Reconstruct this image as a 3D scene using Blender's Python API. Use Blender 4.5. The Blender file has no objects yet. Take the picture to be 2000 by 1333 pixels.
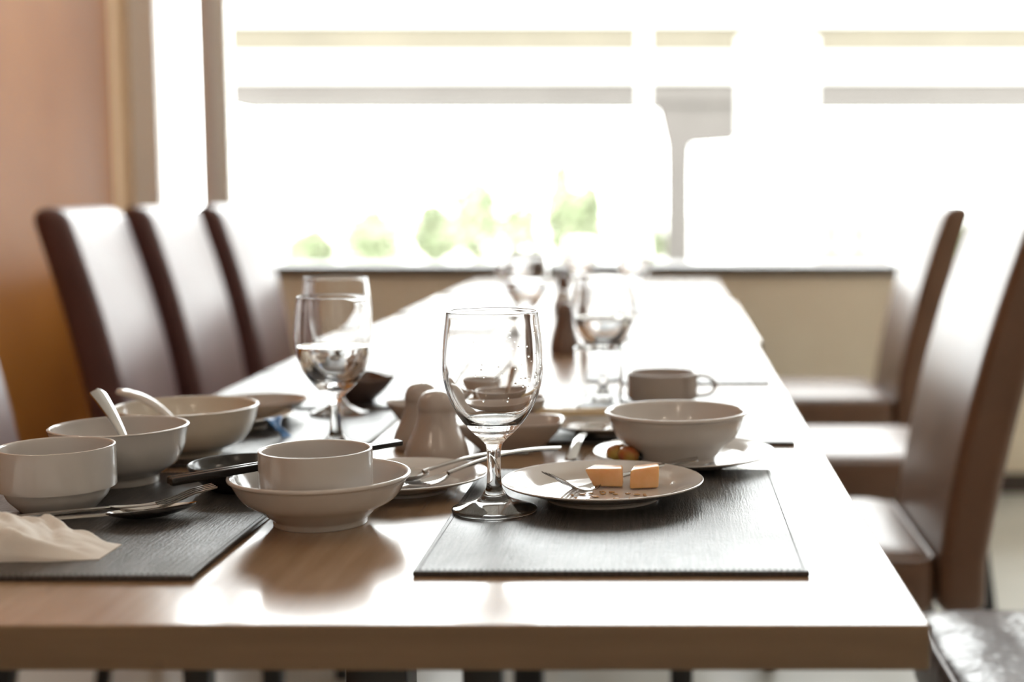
import bpy, bmesh, math, random
from mathutils import Vector, Matrix, noise

random.seed(7)
S = bpy.context.scene
COL = S.collection
PI = math.pi

# ------------------------------------------------------------------ camera
TZ = 0.75            # table top height
EYE = TZ + 0.27      # lens height
F = 2778.0           # 50 mm on 36 mm, in photo pixels
PITCH = math.atan((666.5 - 385.0) / F)
cam_d = bpy.data.cameras.new('camera')
cam_d.lens = 50; cam_d.sensor_width = 36; cam_d.sensor_fit = 'HORIZONTAL'
cam_d.shift_x = -0.15
cam_d.clip_start = 0.05; cam_d.clip_end = 400
cam_d.dof.use_dof = True
cam_d.dof.focus_distance = 1.21
cam_d.dof.aperture_fstop = 3.1
cam_o = bpy.data.objects.new('camera', cam_d); COL.objects.link(cam_o)
cam_o.location = (0, 0, EYE)
cam_o.rotation_euler = (PI / 2 - PITCH, 0, 0)
S.camera = cam_o

# ------------------------------------------------------------------ world: bright overcast sky
w = bpy.data.worlds.new('sky'); S.world = w; w.use_nodes = True
nt = w.node_tree
bg = nt.nodes['Background']
bg.inputs['Color'].default_value = (0.97, 0.99, 1.0, 1)
bg.inputs['Strength'].default_value = 12.0

# ------------------------------------------------------------------ exposure
S.view_settings.view_transform = 'Standard'
S.view_settings.look = 'None'
S.view_settings.gamma = 1.0
S.view_settings.use_curve_mapping = False
S.view_settings.exposure = 0.0
cy = S.cycles
cy.use_denoising = True
cy.max_bounces = 18; cy.transmission_bounces = 16; cy.transparent_max_bounces = 16
cy.glossy_bounces = 6; cy.diffuse_bounces = 5
cy.sample_clamp_indirect = 6.0
cy.blur_glossy = 0.6

WY = 4.85            # window wall
# window light portal
pd = bpy.data.lights.new('window_portal', 'AREA'); pd.shape = 'RECTANGLE'
pd.size = 4.3; pd.size_y = 1.9
pd.cycles.is_portal = True
po = bpy.data.objects.new('window_portal', pd); COL.objects.link(po)
po.location = (0.37, WY + 0.30, 1.70); po.rotation_euler = (-PI / 2, 0, 0)   # emits to -Y
# warm ceiling lamps of the dining room
for (x, y) in ((-1.1, -0.5), (0.9, -0.6), (-0.2, -1.6), (-1.3, 1.6), (1.1, 1.5)):
    ld = bpy.data.lights.new('ceiling_lamp_light', 'POINT')
    ld.energy = 5.5; ld.color = (1.0, 0.82, 0.64); ld.shadow_soft_size = 0.045
    lo = bpy.data.objects.new('ceiling_lamp_light', ld); COL.objects.link(lo)
    lo.location = (x, y, 2.45)

# ------------------------------------------------------------------ placing
def spot(px, py, z=0.0):
    """point seen at photo pixel px,py lying z above the table top -> world x, y, z"""
    rx, ry = (px - 1300.0) / F, (666.5 - py) / F
    c, s = math.cos(PITCH), math.sin(PITCH)
    d = Vector((rx, c + ry * s, -s + ry * c))
    t = (0.27 - z) / -d.z
    return Vector((d.x * t, d.y * t, TZ + z))

def near(X, Z, z=0.0):
    """rough metric estimate X (across), Z (away) refined through the lens to a true point"""
    return spot(1300 + F * X / Z, 385 + (0.27 - z) * F / Z, z)

# ------------------------------------------------------------------ materials
def mat(name, col, rough=0.5, metal=0.0, **kw):
    m = bpy.data.materials.new(name); m.use_nodes = True
    b = m.node_tree.nodes['Principled BSDF']
    b.inputs['Base Color'].default_value = (*col, 1)
    b.inputs['Roughness'].default_value = rough
    b.inputs['Metallic'].default_value = metal
    for k, v in kw.items():
        b.inputs[k.replace('_', ' ')].default_value = v
    return m

def noisy(m, c1, c2, scale=(1, 1, 1), nscale=5, detail=4, bump=0.0, bscale=None, rough=None, dist=0.002, lo=0.3, hi=0.7):
    n = m.node_tree; N = n.nodes; L = n.links; b = N['Principled BSDF']
    tc = N.new('ShaderNodeTexCoord'); mp = N.new('ShaderNodeMapping')
    mp.inputs['Scale'].default_value = scale
    L.new(tc.outputs['Object'], mp.inputs['Vector'])
    nz = N.new('ShaderNodeTexNoise'); nz.inputs['Scale'].default_value = nscale; nz.inputs['Detail'].default_value = detail
    L.new(mp.outputs[0], nz.inputs['Vector'])
    cr = N.new('ShaderNodeValToRGB')
    cr.color_ramp.elements[0].position = lo; cr.color_ramp.elements[0].color = (*c1, 1)
    cr.color_ramp.elements[1].position = hi; cr.color_ramp.elements[1].color = (*c2, 1)
    L.new(nz.outputs['Fac'], cr.inputs[0]); L.new(cr.outputs[0], b.inputs['Base Color'])
    if bump:
        bp = N.new('ShaderNodeBump'); bp.inputs['Strength'].default_value = bump; bp.inputs['Distance'].default_value = dist
        src = nz
        if bscale:
            src = N.new('ShaderNodeTexNoise'); src.inputs['Scale'].default_value = bscale; src.inputs['Detail'].default_value = 3
            L.new(mp.outputs[0], src.inputs['Vector'])
        L.new(src.outputs['Fac'], bp.inputs['Height']); L.new(bp.outputs[0], b.inputs['Normal'])
    if rough:
        mr = N.new('ShaderNodeMapRange'); mr.inputs['To Min'].default_value = rough[0]; mr.inputs['To Max'].default_value = rough[1]
        L.new(nz.outputs['Fac'], mr.inputs['Value']); L.new(mr.outputs[0], b.inputs['Roughness'])
    return m

M = {}
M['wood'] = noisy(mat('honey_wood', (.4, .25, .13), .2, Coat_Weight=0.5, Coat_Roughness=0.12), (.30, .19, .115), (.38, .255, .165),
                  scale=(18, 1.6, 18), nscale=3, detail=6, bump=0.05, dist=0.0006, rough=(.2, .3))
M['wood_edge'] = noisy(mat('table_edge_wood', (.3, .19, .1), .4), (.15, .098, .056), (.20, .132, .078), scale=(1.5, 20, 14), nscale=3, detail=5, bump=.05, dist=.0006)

def mat_fabric():
    m = mat('grained_placemat', (.03, .03, .033), .42)
    n = m.node_tree; N = n.nodes; L = n.links; b = N['Principled BSDF']
    tc = N.new('ShaderNodeTexCoord')
    outs = []
    for sc, ns in (((130, 6, 1), 3.0), ((420, 60, 1), 2.0), ((40, 420, 1), 2.0), ((5, 5, 5), 1.5)):
        mp = N.new('ShaderNodeMapping'); mp.inputs['Scale'].default_value = sc
        L.new(tc.outputs['Object'], mp.inputs['Vector'])
        z = N.new('ShaderNodeTexNoise'); z.inputs['Scale'].default_value = ns; z.inputs['Detail'].default_value = 4
        L.new(mp.outputs[0], z.inputs['Vector']); outs.append(z)
    a1 = N.new('ShaderNodeMath'); a1.operation = 'ADD'; L.new(outs[0].outputs['Fac'], a1.inputs[0]); L.new(outs[1].outputs['Fac'], a1.inputs[1])
    a2 = N.new('ShaderNodeMath'); a2.operation = 'ADD'; L.new(a1.outputs[0], a2.inputs[0]); L.new(outs[2].outputs['Fac'], a2.inputs[1])
    bp = N.new('ShaderNodeBump'); bp.inputs['Strength'].default_value = .45; bp.inputs['Distance'].default_value = .0008
    L.new(a2.outputs[0], bp.inputs['Height']); L.new(bp.outputs[0], b.inputs['Normal'])
    cr = N.new('ShaderNodeValToRGB')
    cr.color_ramp.elements[0].position = .35; cr.color_ramp.elements[0].color = (.022, .020, .021, 1)
    cr.color_ramp.elements[1].position = .7; cr.color_ramp.elements[1].color = (.075, .068, .066, 1)
    L.new(outs[0].outputs['Fac'], cr.inputs[0]); L.new(cr.outputs[0], b.inputs['Base Color'])
    mr = N.new('ShaderNodeMapRange'); mr.inputs['From Min'].default_value = .3; mr.inputs['From Max'].default_value = .7
    mr.inputs['To Min'].default_value = .26; mr.inputs['To Max'].default_value = .42
    L.new(outs[3].outputs['Fac'], mr.inputs['Value']); L.new(mr.outputs[0], b.inputs['Roughness'])
    return m
M['placemat'] = mat_fabric()
M['stitch'] = mat('dark_thread', (.02, .017, .017), .7)
M['porcelain'] = mat('off_white_porcelain', (.56, .535, .52), .14, Coat_Weight=.4, Coat_Roughness=.05)
M['cream'] = mat('cream_porcelain', (.62, .56, .48), .16, Coat_Weight=.3, Coat_Roughness=.06)
M['taupe'] = mat('taupe_porcelain', (.43, .375, .345), .18, Coat_Weight=.3, Coat_Roughness=.06)
M['black'] = mat('black_glaze', (.012, .012, .013), .18)
M['lacquer'] = mat('black_lacquer', (.008, .008, .009), .22, Specular_IOR_Level=.35)
M['brown_dish'] = mat('brown_glaze', (.11, .075, .065), .25)
M['brownshaker'] = mat('brown_ceramic', (.16, .105, .085), .3)
M['steel'] = mat('cutlery_steel', (.46, .45, .44), .13, 1.0)
M['paper'] = noisy(mat('napkin_paper', (.75, .7, .64), .9), (.74, .71, .68), (.82, .79, .76), nscale=30, bump=.25, bscale=120, dist=.001)
M['melon'] = noisy(mat('melon_flesh', (.85, .5, .25), .26, Subsurface_Weight=.35, Subsurface_Scale=.012), (.80, .42, .17), (.90, .55, .28), nscale=60, bump=.2, bscale=160, dist=.0008)
M['melon'].node_tree.nodes['Principled BSDF'].inputs['Subsurface Radius'].default_value = (1, .5, .2)
M['grape'] = noisy(mat('grape_skin', (.4, .15, .06), .3), (.42, .06, .03), (.42, .36, .06), nscale=35, detail=2)
M['chopwood'] = mat('pale_bamboo', (.62, .5, .3), .5)
M['blue'] = noisy(mat('blue_foil', (.03, .14, .42), .35), (.02, .09, .30), (.05, .22, .55), nscale=60, bump=.3, dist=.001)
M['sauce'] = mat('fruit_juice', (.5, .3, .14), .06)
M['leather_red'] = noisy(mat('oxblood_leather', (.10, .03, .025), .36), (.070, .027, .025), (.095, .037, .034), nscale=8, bump=.25, bscale=240, dist=.0006, rough=(.32, .42))
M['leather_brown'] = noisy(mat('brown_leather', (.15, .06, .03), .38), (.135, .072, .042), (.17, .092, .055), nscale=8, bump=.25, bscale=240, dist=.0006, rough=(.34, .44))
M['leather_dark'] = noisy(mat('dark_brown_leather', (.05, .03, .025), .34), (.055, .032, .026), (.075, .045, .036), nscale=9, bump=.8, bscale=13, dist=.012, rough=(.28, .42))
M['piping'] = mat('piping_leather', (.16, .12, .11), .35)
M['leg'] = mat('black_steel_leg', (.012, .012, .014), .35)
M['orange'] = noisy(mat('orange_wall_paint', (.5, .2, .05), .38, Specular_IOR_Level=.07), (.27, .092, .013), (.32, .118, .020), nscale=2.5, bump=.05, bscale=70, dist=.001)
M['beige'] = noisy(mat('beige_wall_paint', (.6, .48, .34), .6), (.88, .80, .66), (.93, .86, .72), nscale=3)
M['roomwall'] = mat('cream_wall_paint', (.78, .73, .66), .7)
M['ceiling'] = mat('ceiling_paint', (.85, .83, .80), .8)
M['floor'] = noisy(mat('pale_floor_tile', (.45, .45, .42), .25), (.60, .61, .57), (.68, .69, .65), nscale=4)
M['frame_dark'] = mat('dark_window_frame', (.06, .045, .038), .45)
M['frame_grey'] = mat('grey_window_frame', (.86, .83, .82), .5)
M['frame_mull'] = mat('brown_grey_mullion', (.74, .70, .70), .5)
M['frame_light'] = mat('light_window_frame', (.88, .88, .85), .5)
M['reveal_lit'] = mat('skylit_orange_reveal', (.72, .50, .30), .7)  # orange wall's reveal, skylight from the window put into a paler colour
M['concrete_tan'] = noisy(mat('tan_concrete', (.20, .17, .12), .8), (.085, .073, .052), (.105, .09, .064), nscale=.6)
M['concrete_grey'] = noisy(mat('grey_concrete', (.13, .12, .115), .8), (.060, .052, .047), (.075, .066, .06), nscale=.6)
M['whitepaint'] = mat('white_parapet', (.45, .44, .42), .7)
M['ground'] = noisy(mat('pale_paving', (.6, .6, .55), .9), (.55, .55, .50), (.65, .64, .6), nscale=.3)
M['leaf'] = noisy(mat('hazy_foliage', (.2, .3, .08), .7), (.15, .20, .09), (.33, .34, .24), nscale=2.5)
M['bark'] = mat('bark', (.15, .11, .08), .9)
M['house'] = mat('pale_pink_render', (.17, .14, .125), .8)
M['roof'] = mat('faded_roof', (.12, .085, .07), .8)

def glass_mat(name, ior, col=(1, 1, 1)):
    m = bpy.data.materials.new(name); m.use_nodes = True
    n = m.node_tree; b = n.nodes['Principled BSDF']
    b.inputs['Base Color'].default_value = (*col, 1); b.inputs['Roughness'].default_value = 0.0
    b.inputs['IOR'].default_value = ior; b.inputs['Transmission Weight'].default_value = 1.0
    return m
M['glass'] = glass_mat('clear_glass', 1.48, (.985, .985, .985))
M['water'] = glass_mat('water', 1.33)
def pane_mat():
    m = bpy.data.materials.new('window_pane_glass'); m.use_nodes = True
    n = m.node_tree; N = n.nodes; L = n.links
    N.remove(N['Principled BSDF'])
    t = N.new('ShaderNodeBsdfTransparent'); t.inputs[0].default_value = (.97, .98, .97, 1)
    g = N.new('ShaderNodeBsdfGlossy'); g.inputs['Roughness'].default_value = .02
    fr = N.new('ShaderNodeFresnel'); fr.inputs[0].default_value = 1.3
    mx = N.new('ShaderNodeMixShader')
    L.new(fr.outputs[0], mx.inputs[0]); L.new(t.outputs[0], mx.inputs[1]); L.new(g.outputs[0], mx.inputs[2])
    L.new(mx.outputs[0], N['Material Output'].inputs[0])
    return m
M['pane'] = pane_mat()

# ------------------------------------------------------------------ object helpers
def link(name, me, parent=None, loc=None):
    o = bpy.data.objects.new(name, me); COL.objects.link(o)
    if parent: o.parent = parent
    if loc is not None: o.location = loc
    return o

def finish(bm, m, smooth=True, recalc=True, angle=None):
    if recalc: bmesh.ops.recalc_face_normals(bm, faces=bm.faces)
    me = bpy.data.meshes.new('mesh'); bm.to_mesh(me); bm.free()
    me.materials.append(m)
    if smooth:
        me.polygons.foreach_set('use_smooth', [True] * len(me.polygons))
        if angle is not None:
            me.set_sharp_from_angle(angle=math.radians(angle))
    me.update()
    return me

def tag(o, label=None, cat=None, group=None, kind=None):
    if label: o['label'] = label
    if cat: o['category'] = cat
    if group: o['group'] = group
    if kind: o['kind'] = kind
    return o

def thing(name, label, cat, loc=(0, 0, 0), rz=0.0, group=None):
    o = link(name, None); o.empty_display_size = .05
    o.location = loc; o.rotation_euler = (0, 0, rz)
    return tag(o, label, cat, group)

def copy_tree(o, parent=None):
    c = o.copy(); COL.objects.link(c); c.parent = parent
    for ch in list(o.children): copy_tree(ch, c)
    return c

def lathe(prof, m, seg=64, angle=None, sub=3, center=(0, 0)):
    """revolve (r,z) profile; smooth Catmull-Rom resampling, 'c' marks corner points"""
    pts = resample(prof, sub)
    bm = bmesh.new(); rings = []
    for r, z in pts:
        if r < 1e-6: rings.append([bm.verts.new((center[0], center[1], z))])
        else: rings.append([bm.verts.new((center[0] + r * math.cos(2 * PI * k / seg), center[1] + r * math.sin(2 * PI * k / seg), z)) for k in range(seg)])
    for a, b in zip(rings, rings[1:]):
        if len(a) == 1 and len(b) == 1: continue
        for k in range(seg):
            k2 = (k + 1) % seg
            if len(a) == 1: bm.faces.new((a[0], b[k2], b[k]))
            elif len(b) == 1: bm.faces.new((a[k], a[k2], b[0]))
            else: bm.faces.new((a[k], a[k2], b[k2], b[k]))
    return finish(bm, m, True, recalc=True, angle=angle)

def resample(prof, sub):
    P = [Vector(p[:2]) for p in prof]
    cor = [len(p) > 2 for p in prof]
    if sub <= 1: return [tuple(p) for p in P]
    out = []
    n = len(P)
    for i in range(n - 1):
        p1, p2 = P[i], P[i + 1]
        p0 = P[i - 1] if i > 0 and not cor[i] else p1 + (p1 - p2)
        p3 = P[i + 2] if i + 2 < n and not cor[i + 1] else p2 + (p2 - p1)
        for k in range(sub):
            t = k / sub
            q = 0.5 * ((2 * p1) + (p2 - p0) * t + (2 * p0 - 5 * p1 + 4 * p2 - p3) * t * t + (3 * p1 - p0 - 3 * p2 + p3) * t ** 3)
            out.append((max(0, q.x), q.y))
    out.append(tuple(P[-1]))
    return out

def box_bm(bm, x0, x1, y0, y1, z0, z1, bevel=0.0, seg=2):
    r = bmesh.ops.create_cube(bm, size=1)
    vs = r['verts']
    for v in vs:
        v.co = Vector(((x0 + x1) / 2 + v.co.x * (x1 - x0), (y0 + y1) / 2 + v.co.y * (y1 - y0), (z0 + z1) / 2 + v.co.z * (z1 - z0)))
    if bevel:
        es = list({e for v in vs for e in v.link_edges})
        bmesh.ops.bevel(bm, geom=es, offset=bevel, segments=seg, profile=.5, affect='EDGES')
    return bm

def box(name, m, x0, x1, y0, y1, z0, z1, parent=None, bevel=0.0, kind=None):
    bm = bmesh.new(); box_bm(bm, x0, x1, y0, y1, z0, z1, bevel)
    o = link(name, finish(bm, m, False), parent)
    if kind: o['kind'] = kind
    return o

def tube(bm, pts, rad, seg=8, closed=False, cap=True):
    pts = [Vector(p) for p in pts]; n = len(pts)
    rads = rad if isinstance(rad, (list, tuple)) else [rad] * n
    rings = []; prevu = None
    for i, p in enumerate(pts):
        if closed: d = pts[(i + 1) % n] - pts[i - 1]
        else: d = pts[min(i + 1, n - 1)] - pts[max(i - 1, 0)]
        d.normalize()
        if prevu is None:
            u = d.orthogonal().normalized()
        else:
            u = (prevu - d * prevu.dot(d)).normalized()
        prevu = u; v = d.cross(u)
        rings.append([bm.verts.new(p + (u * math.cos(2 * PI * k / seg) + v * math.sin(2 * PI * k / seg)) * rads[i]) for k in range(seg)])
    rng = range(n) if closed else range(n - 1)
    for i in rng:
        a, b = rings[i], rings[(i + 1) % n]
        for k in range(seg):
            bm.faces.new((a[k], a[(k + 1) % seg], b[(k + 1) % seg], b[k]))
    if cap and not closed:
        bm.faces.new(rings[0][::-1]); bm.faces.new(rings[-1])
    return bm

def rrect(hx, hy, r, n=6, cx=0, cy=0):
    r = min(r, hx * .999, hy * .999); out = []
    for (sx, sy, a0) in ((1, 1, 0), (-1, 1, 90), (-1, -1, 180), (1, -1, 270)):
        for k in range(n + 1):
            a = math.radians(a0 + 90 * k / n)
            out.append((cx + sx * (hx - r) + r * math.cos(a), cy + sy * (hy - r) + r * math.sin(a)))
    return out

def loft(bm, rings):
    R = [[bm.verts.new(p) for p in ring] for ring in rings]
    for a, b in zip(R, R[1:]):
        n = len(a)
        for k in range(n): bm.faces.new((a[k], a[(k + 1) % n], b[(k + 1) % n], b[k]))
    bm.faces.new(R[0][::-1]); bm.faces.new(R[-1])
    return bm

# ================================================================== SETTING
XL, XR, YB, CZ = -1.865, 2.6, -2.6, 2.8
SILL = 0.775
box('floor', M['floor'], XL - .2, XR + .2, YB - .2, WY + .2, -.1, 0, kind='structure')
box('ceiling', M['ceiling'], XL - .2, XR + .2, YB - .2, WY + .2, CZ, CZ + .1, kind='structure')
box('wall_left', M['orange'], XL - .15, XL, YB, WY - .001, 0, CZ, kind='structure')
box('wall_right', M['roomwall'], XR, XR + .15, YB, WY, 0, CZ, kind='structure')
box('wall_rear', M['roomwall'], XL - .15, XR + .15, YB - .15, YB, 0, CZ, kind='structure')
box('wall_front', M['beige'], XL - .15, XR + .15, WY, WY + .3, 0, SILL - .02, kind='structure')
box('wall_front_lintel', M['roomwall'], XL - .15, XR + .15, WY, WY + .3, 2.62, CZ, kind='structure')
box('baseboard_front', M['frame_dark'], XL, XR, WY - .012, WY - .001, 0, .07, bevel=.003, kind='structure')
box('reveal_1', M['reveal_lit'], XL - .15, XL, WY, WY + .2, SILL - .02, 2.62, bevel=.004, kind='structure')  # end of the left wall beside the glass, its brightness painted in
win = tag(link('window_1', None), kind='structure')
F0 = XL + .001
def wpart(n, m, *a, label=None):
    o = box(n, m, *a, parent=win, bevel=.004)
    if label: o['label'] = label
wpart('frame_post', M['frame_grey'], F0, F0 + .095, WY + .16, WY + .24, SILL, 2.62, label='grey window jamb beside the orange wall')
wpart('mullion', M['frame_mull'], -1.626, -1.574, WY + .16, WY + .24, SILL, 2.62, label='dark brown-grey mullion')
wpart('mullion', M['frame_light'], -1.573, -1.528, WY + .18, WY + .23, SILL, 2.62, label='pale inner window frame')
wpart('mullion', M['frame_mull'], 1.80, 1.85, WY + .16, WY + .24, SILL, 2.62)
wpart('frame_post', M['frame_grey'], XR - .09, XR, WY + .16, WY + .24, SILL, 2.62)
wpart('window_sill', M['frame_dark'], XL, XR, WY - .02, WY + .3, SILL - .02, SILL + .012, label='dark brown window sill')
wpart('frame_head', M['frame_grey'], XL, XR, WY + .16, WY + .24, 2.55, 2.62)
for (a, b) in ((F0 + .095, -1.626), (-1.528, 1.80), (1.85, XR - .09)):
    wpart('window_pane', M['pane'], a, b, WY + .200, WY + .206, SILL, 2.56)

# ================================================================== OUTSIDE
def gpt(px, py, Y): return ((px - 1300) * Y / F, EYE + (385 - py) * Y / F)
g = box('ground', M['ground'], -60, 60, WY + .3, 150, -1.1, -0.95, kind='structure')
OY = 30.0
over = thing('overpass', 'long concrete overpass with white parapet crossing outside the window', 'overpass', (0, OY, -.95))
def opart(n, m, px0, px1, py0, py1, y0, y1, label=None):
    x0, zt = gpt(px0, py0, OY); x1, zb = gpt(px1, py1, OY)
    bm = bmesh.new(); box_bm(bm, max(x0, -15), x1, y0, y1, zb + .95, zt + .95, .02)
    o = link(n, finish(bm, m, False), over)
    if label: o['label'] = label
opart('parapet', M['whitepaint'], 420, 2600, -60, 55.5, 0, .3)
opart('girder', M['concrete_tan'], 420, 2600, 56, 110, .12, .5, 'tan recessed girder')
opart('parapet', M['whitepaint'], 420, 2600, 110.5, 163, -.1, .4)
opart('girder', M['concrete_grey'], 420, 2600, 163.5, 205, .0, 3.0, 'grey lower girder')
# support column with a flared head
bm = bmesh.new()
ring = []
for (py, a, b) in ((205.5, 1278, 1452), (225, 1284, 1450), (262, 1292, 1442), (278, 1296, 1436), (284, 1297, 1352), (330, 1298, 1350), (545, 1298, 1350), (590, 1298, 1350)):
    x0, z = gpt(a, py, OY); x1, _ = gpt(b, py, OY)
    z = max(z, -.95)
    ring.append([(x0, .1, z + .95), (x1, .1, z + .95), (x1, 1.1, z + .95), (x0, 1.1, z + .95)])
loft(bm, ring)
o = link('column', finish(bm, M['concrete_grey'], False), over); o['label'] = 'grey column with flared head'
# big white pylon in front of the overpass
x0, zt = gpt(1440, 80, 27); x1, _ = gpt(1590, 80, 27)
py_ = thing('sign_pylon', 'wide blown-out white pylon standing right of the grey column outside', 'pylon', ((x0 + x1) / 2, 27, -.95))
box('panel', M['whitepaint'], -(x1 - x0) / 2, (x1 - x0) / 2, -.2, .2, .3, zt + .95, py_, bevel=.05)
box('plinth', M['whitepaint'], -(x1 - x0) / 2 - .1, (x1 - x0) / 2 + .1, -.3, .3, 0, .3, py_, bevel=.03)
# white lamp pole
x0, zt = gpt(1258, 62, 20)
lp = thing('street_pole', 'slim white pole in front of the overpass, left of the column', 'pole', (x0, 20, -.95))
bm = bmesh.new(); tube(bm, [(0, 0, 0), (0, 0, zt + .95)], .075, 16); link('pole', finish(bm, M['whitepaint'], angle=40), lp)
bm = bmesh.new(); tube(bm, [(0, 0, 0), (0, 0, .12)], .17, 16); link('base', finish(bm, M['whitepaint'], angle=40), lp)
# street lamp at far left
x0, zt = gpt(452, 255, 14)
sl = thing('street_lamp', 'white street lamp with small grey curved arm at the left window edge', 'street lamp', (x0, 14, -.95))
bm = bmesh.new(); tube(bm, [(0, 0, 0), (0, 0, zt + .95)], .05, 12); link('pole', finish(bm, M['whitepaint'], angle=40), sl)
x1, z1 = gpt(496, 300, 14)
bm = bmesh.new(); tube(bm, [(0, 0, zt + .93), (.06, 0, zt + .85), (.13, 0, z1 + 1.0), (x1 - x0 - .03, 0, z1 + .97)], .022, 8); link('arm', finish(bm, M['concrete_grey']), sl)
bm = bmesh.new(); box_bm(bm, x1 - x0 - .09, x1 - x0 + .05, -.05, .05, z1 + .93, z1 + .99, .02); link('lamp_head', finish(bm, M['concrete_grey'], angle=40), sl)
# trees
def tree(px, py_top, wpx, Y, label, seed):
    rnd = random.Random(seed)
    x, zt = gpt(px, py_top, Y); r = wpx / 2 * Y / F
    H = zt + .95
    t = thing('tree', label, 'tree', (x, Y, -.95), 0, 'hazy trees beyond the road')
    bm = bmesh.new(); tube(bm, [(0, 0, 0), (.03, 0, H * .4), (0, 0, H * .75)], [.1, .08, .04], 8); link('trunk', finish(bm, M['bark']), t)
    bm = bmesh.new()
    for k in range(1400):
        a = rnd.uniform(0, 2 * PI); u = rnd.uniform(-1, 1)
        rr = (rnd.random() ** .4)
        lump = .72 + .35 * noise.noise(Vector((math.cos(a) * 1.7 + seed, math.sin(a) * 1.7, u * 1.7)))
        c = Vector((math.cos(a) * math.sqrt(1 - u * u) * r * rr * lump, math.sin(a) * math.sqrt(1 - u * u) * r * rr * lump, H * .62 + u * H * .38 * rr * (lump + .2)))
        n = Vector((rnd.gauss(0, 1), rnd.gauss(0, 1), rnd.gauss(0, 1))).normalized()
        s = rnd.uniform(.05, .11); q = n.orthogonal().normalized() * s; p = n.cross(q).normalized() * s * .6
        bm.faces.new([bm.verts.new(c + q), bm.verts.new(c + p), bm.verts.new(c - q), bm.verts.new(c - p)])
    link('crown', finish(bm, M['leaf'], False, recalc=False), t)['kind'] = 'stuff'
tree(930, 320, 150, 27, 'rounded hazy green tree outside, left of the pointed one', 1)
tree(1098, 305, 90, 28, 'pointed hazy green tree outside, behind the front wine glass', 2)
tree(1150, 345, 90, 29.5, 'small hazy tree outside, right of the pointed one', 3)
tree(730, 400, 150, 26, 'low hazy green shrub-like tree outside, leftmost in the window', 4)
tree(850, 385, 120, 29, 'hazy tree outside between the leftmost and the rounded one', 5)
tree(1020, 385, 110, 24.5, 'broad hazy tree outside under the rounded one to its right', 6)
tree(610, 440, 140, 28, 'faint low tree outside just right of the left-hand chairs', 8)
tree(1275, 430, 70, 34, 'small green tree outside beside the foot of the grey column', 9)
tree(1860, 420, 90, 30, 'yellow-green tree outside between the two right-hand chair backs', 10)
# low house
x0, zt = gpt(1560, 415, 40); x1, _ = gpt(1740, 415, 40)
hs = thing('house', 'faint low pink house outside behind the right part of the table', 'house', ((x0 + x1) / 2, 42, -.95))
hw = (x1 - x0) / 2
box('walls', M['house'], -hw, hw, -2, 2, 0, zt + .5, hs)
bm = bmesh.new(); loft(bm, [[(-hw - .2, -2.3, zt + .5), (hw + .2, -2.3, zt + .5), (hw + .2, 2.3, zt + .5), (-hw - .2, 2.3, zt + .5)], [(-hw * .6, -.2, zt + 1.0), (hw * .6, -.2, zt + 1.0), (hw * .6, .2, zt + 1.0), (-hw * .6, .2, zt + 1.0)]])
link('roof', finish(bm, M['roof'], False), hs)
for k in (-.6, 0, .6):
    box('window', M['whitepaint'], hw * k - .2, hw * k + .2, -2.03, -1.98, .5, 1.1, hs)

# ================================================================== TABLES
def table(x0, x1, y0, y1, label, cols):
    cx, cy_ = (x0 + x1) / 2, (y0 + y1) / 2
    t = thing('dining_table', label, 'table', (cx, cy_, 0), 0, 'dining tables pushed end to end')
    hx, hy = (x1 - x0) / 2, (y1 - y0) / 2
    bm = bmesh.new()
    box_bm(bm, -hx, hx, -hy, hy, TZ - .030, TZ, .0022, 3)
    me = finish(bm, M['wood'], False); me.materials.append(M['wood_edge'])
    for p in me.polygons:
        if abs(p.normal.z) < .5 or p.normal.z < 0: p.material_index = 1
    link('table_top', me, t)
    for c in cols:
        bm = bmesh.new(); box_bm(bm, -.024, .024, c - cy_ - .024, c - cy_ + .024, .02, TZ - .045, .003)
        link('pedestal', finish(bm, M['leg'], angle=40), t)
        bm = bmesh.new(); box_bm(bm, -.26, .26, c - cy_ - .035, c - cy_ + .035, 0, .022, .004)
        link('foot', finish(bm, M['leg'], angle=40), t)
        bm = bmesh.new(); box_bm(bm, -.16, .16, c - cy_ - .12 if abs(hy) > .4 else c - cy_ - .1, c - cy_ + .1, TZ - .045, TZ - .0301, .003)
        link('mounting_plate', finish(bm, M['leg'], angle=40), t)
    return t
YF = spot(1000, 1222)[1]
table(-.62, .168, YF, 1.962, 'honey wood table nearest the camera, carrying the used dishes', (1.1, 1.72))
table(-.622, .168, 1.966, 2.640, 'honey wood table second from the camera, behind the used dishes', (2.3,))
table(-.610, .180, 2.644, 3.66, 'honey wood table third from the camera, set slightly to the right', (3.1,))
table(-.620, .170, 3.664, 4.68, 'honey wood table farthest from the camera, by the window', (4.2,))

# ---- placemats (built once, copied)
MT = .0042
bm = bmesh.new()
box_bm(bm, -.14, .14, 0, .38, 0, MT, .0011, 2)
mat_me = finish(bm, M['placemat'], False)
bm = bmesh.new()
def dash(x0, y0, x1, y1):
    L_ = math.hypot(x1 - x0, y1 - y0); n = int(L_ / .0042)
    dx, dy = (x1 - x0) / L_, (y1 - y0) / L_
    for k in range(n):
        a = k * L_ / n; b = a + .0027
        ax, ay, bx, by = x0 + dx * a, y0 + dy * a, x0 + dx * b, y0 + dy * b
        nx, ny = -dy * .0004, dx * .0004
        v = [bm.verts.new(p) for p in ((ax - nx, ay - ny, MT), (bx - nx, by - ny, MT), (bx + nx, by + ny, MT), (ax + nx, ay + ny, MT))]
        u = bm.verts.new(((ax + bx) / 2, (ay + by) / 2, MT + .0005))
        for i in range(4): bm.faces.new((v[i], v[(i + 1) % 4], u))
e = .004
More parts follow.
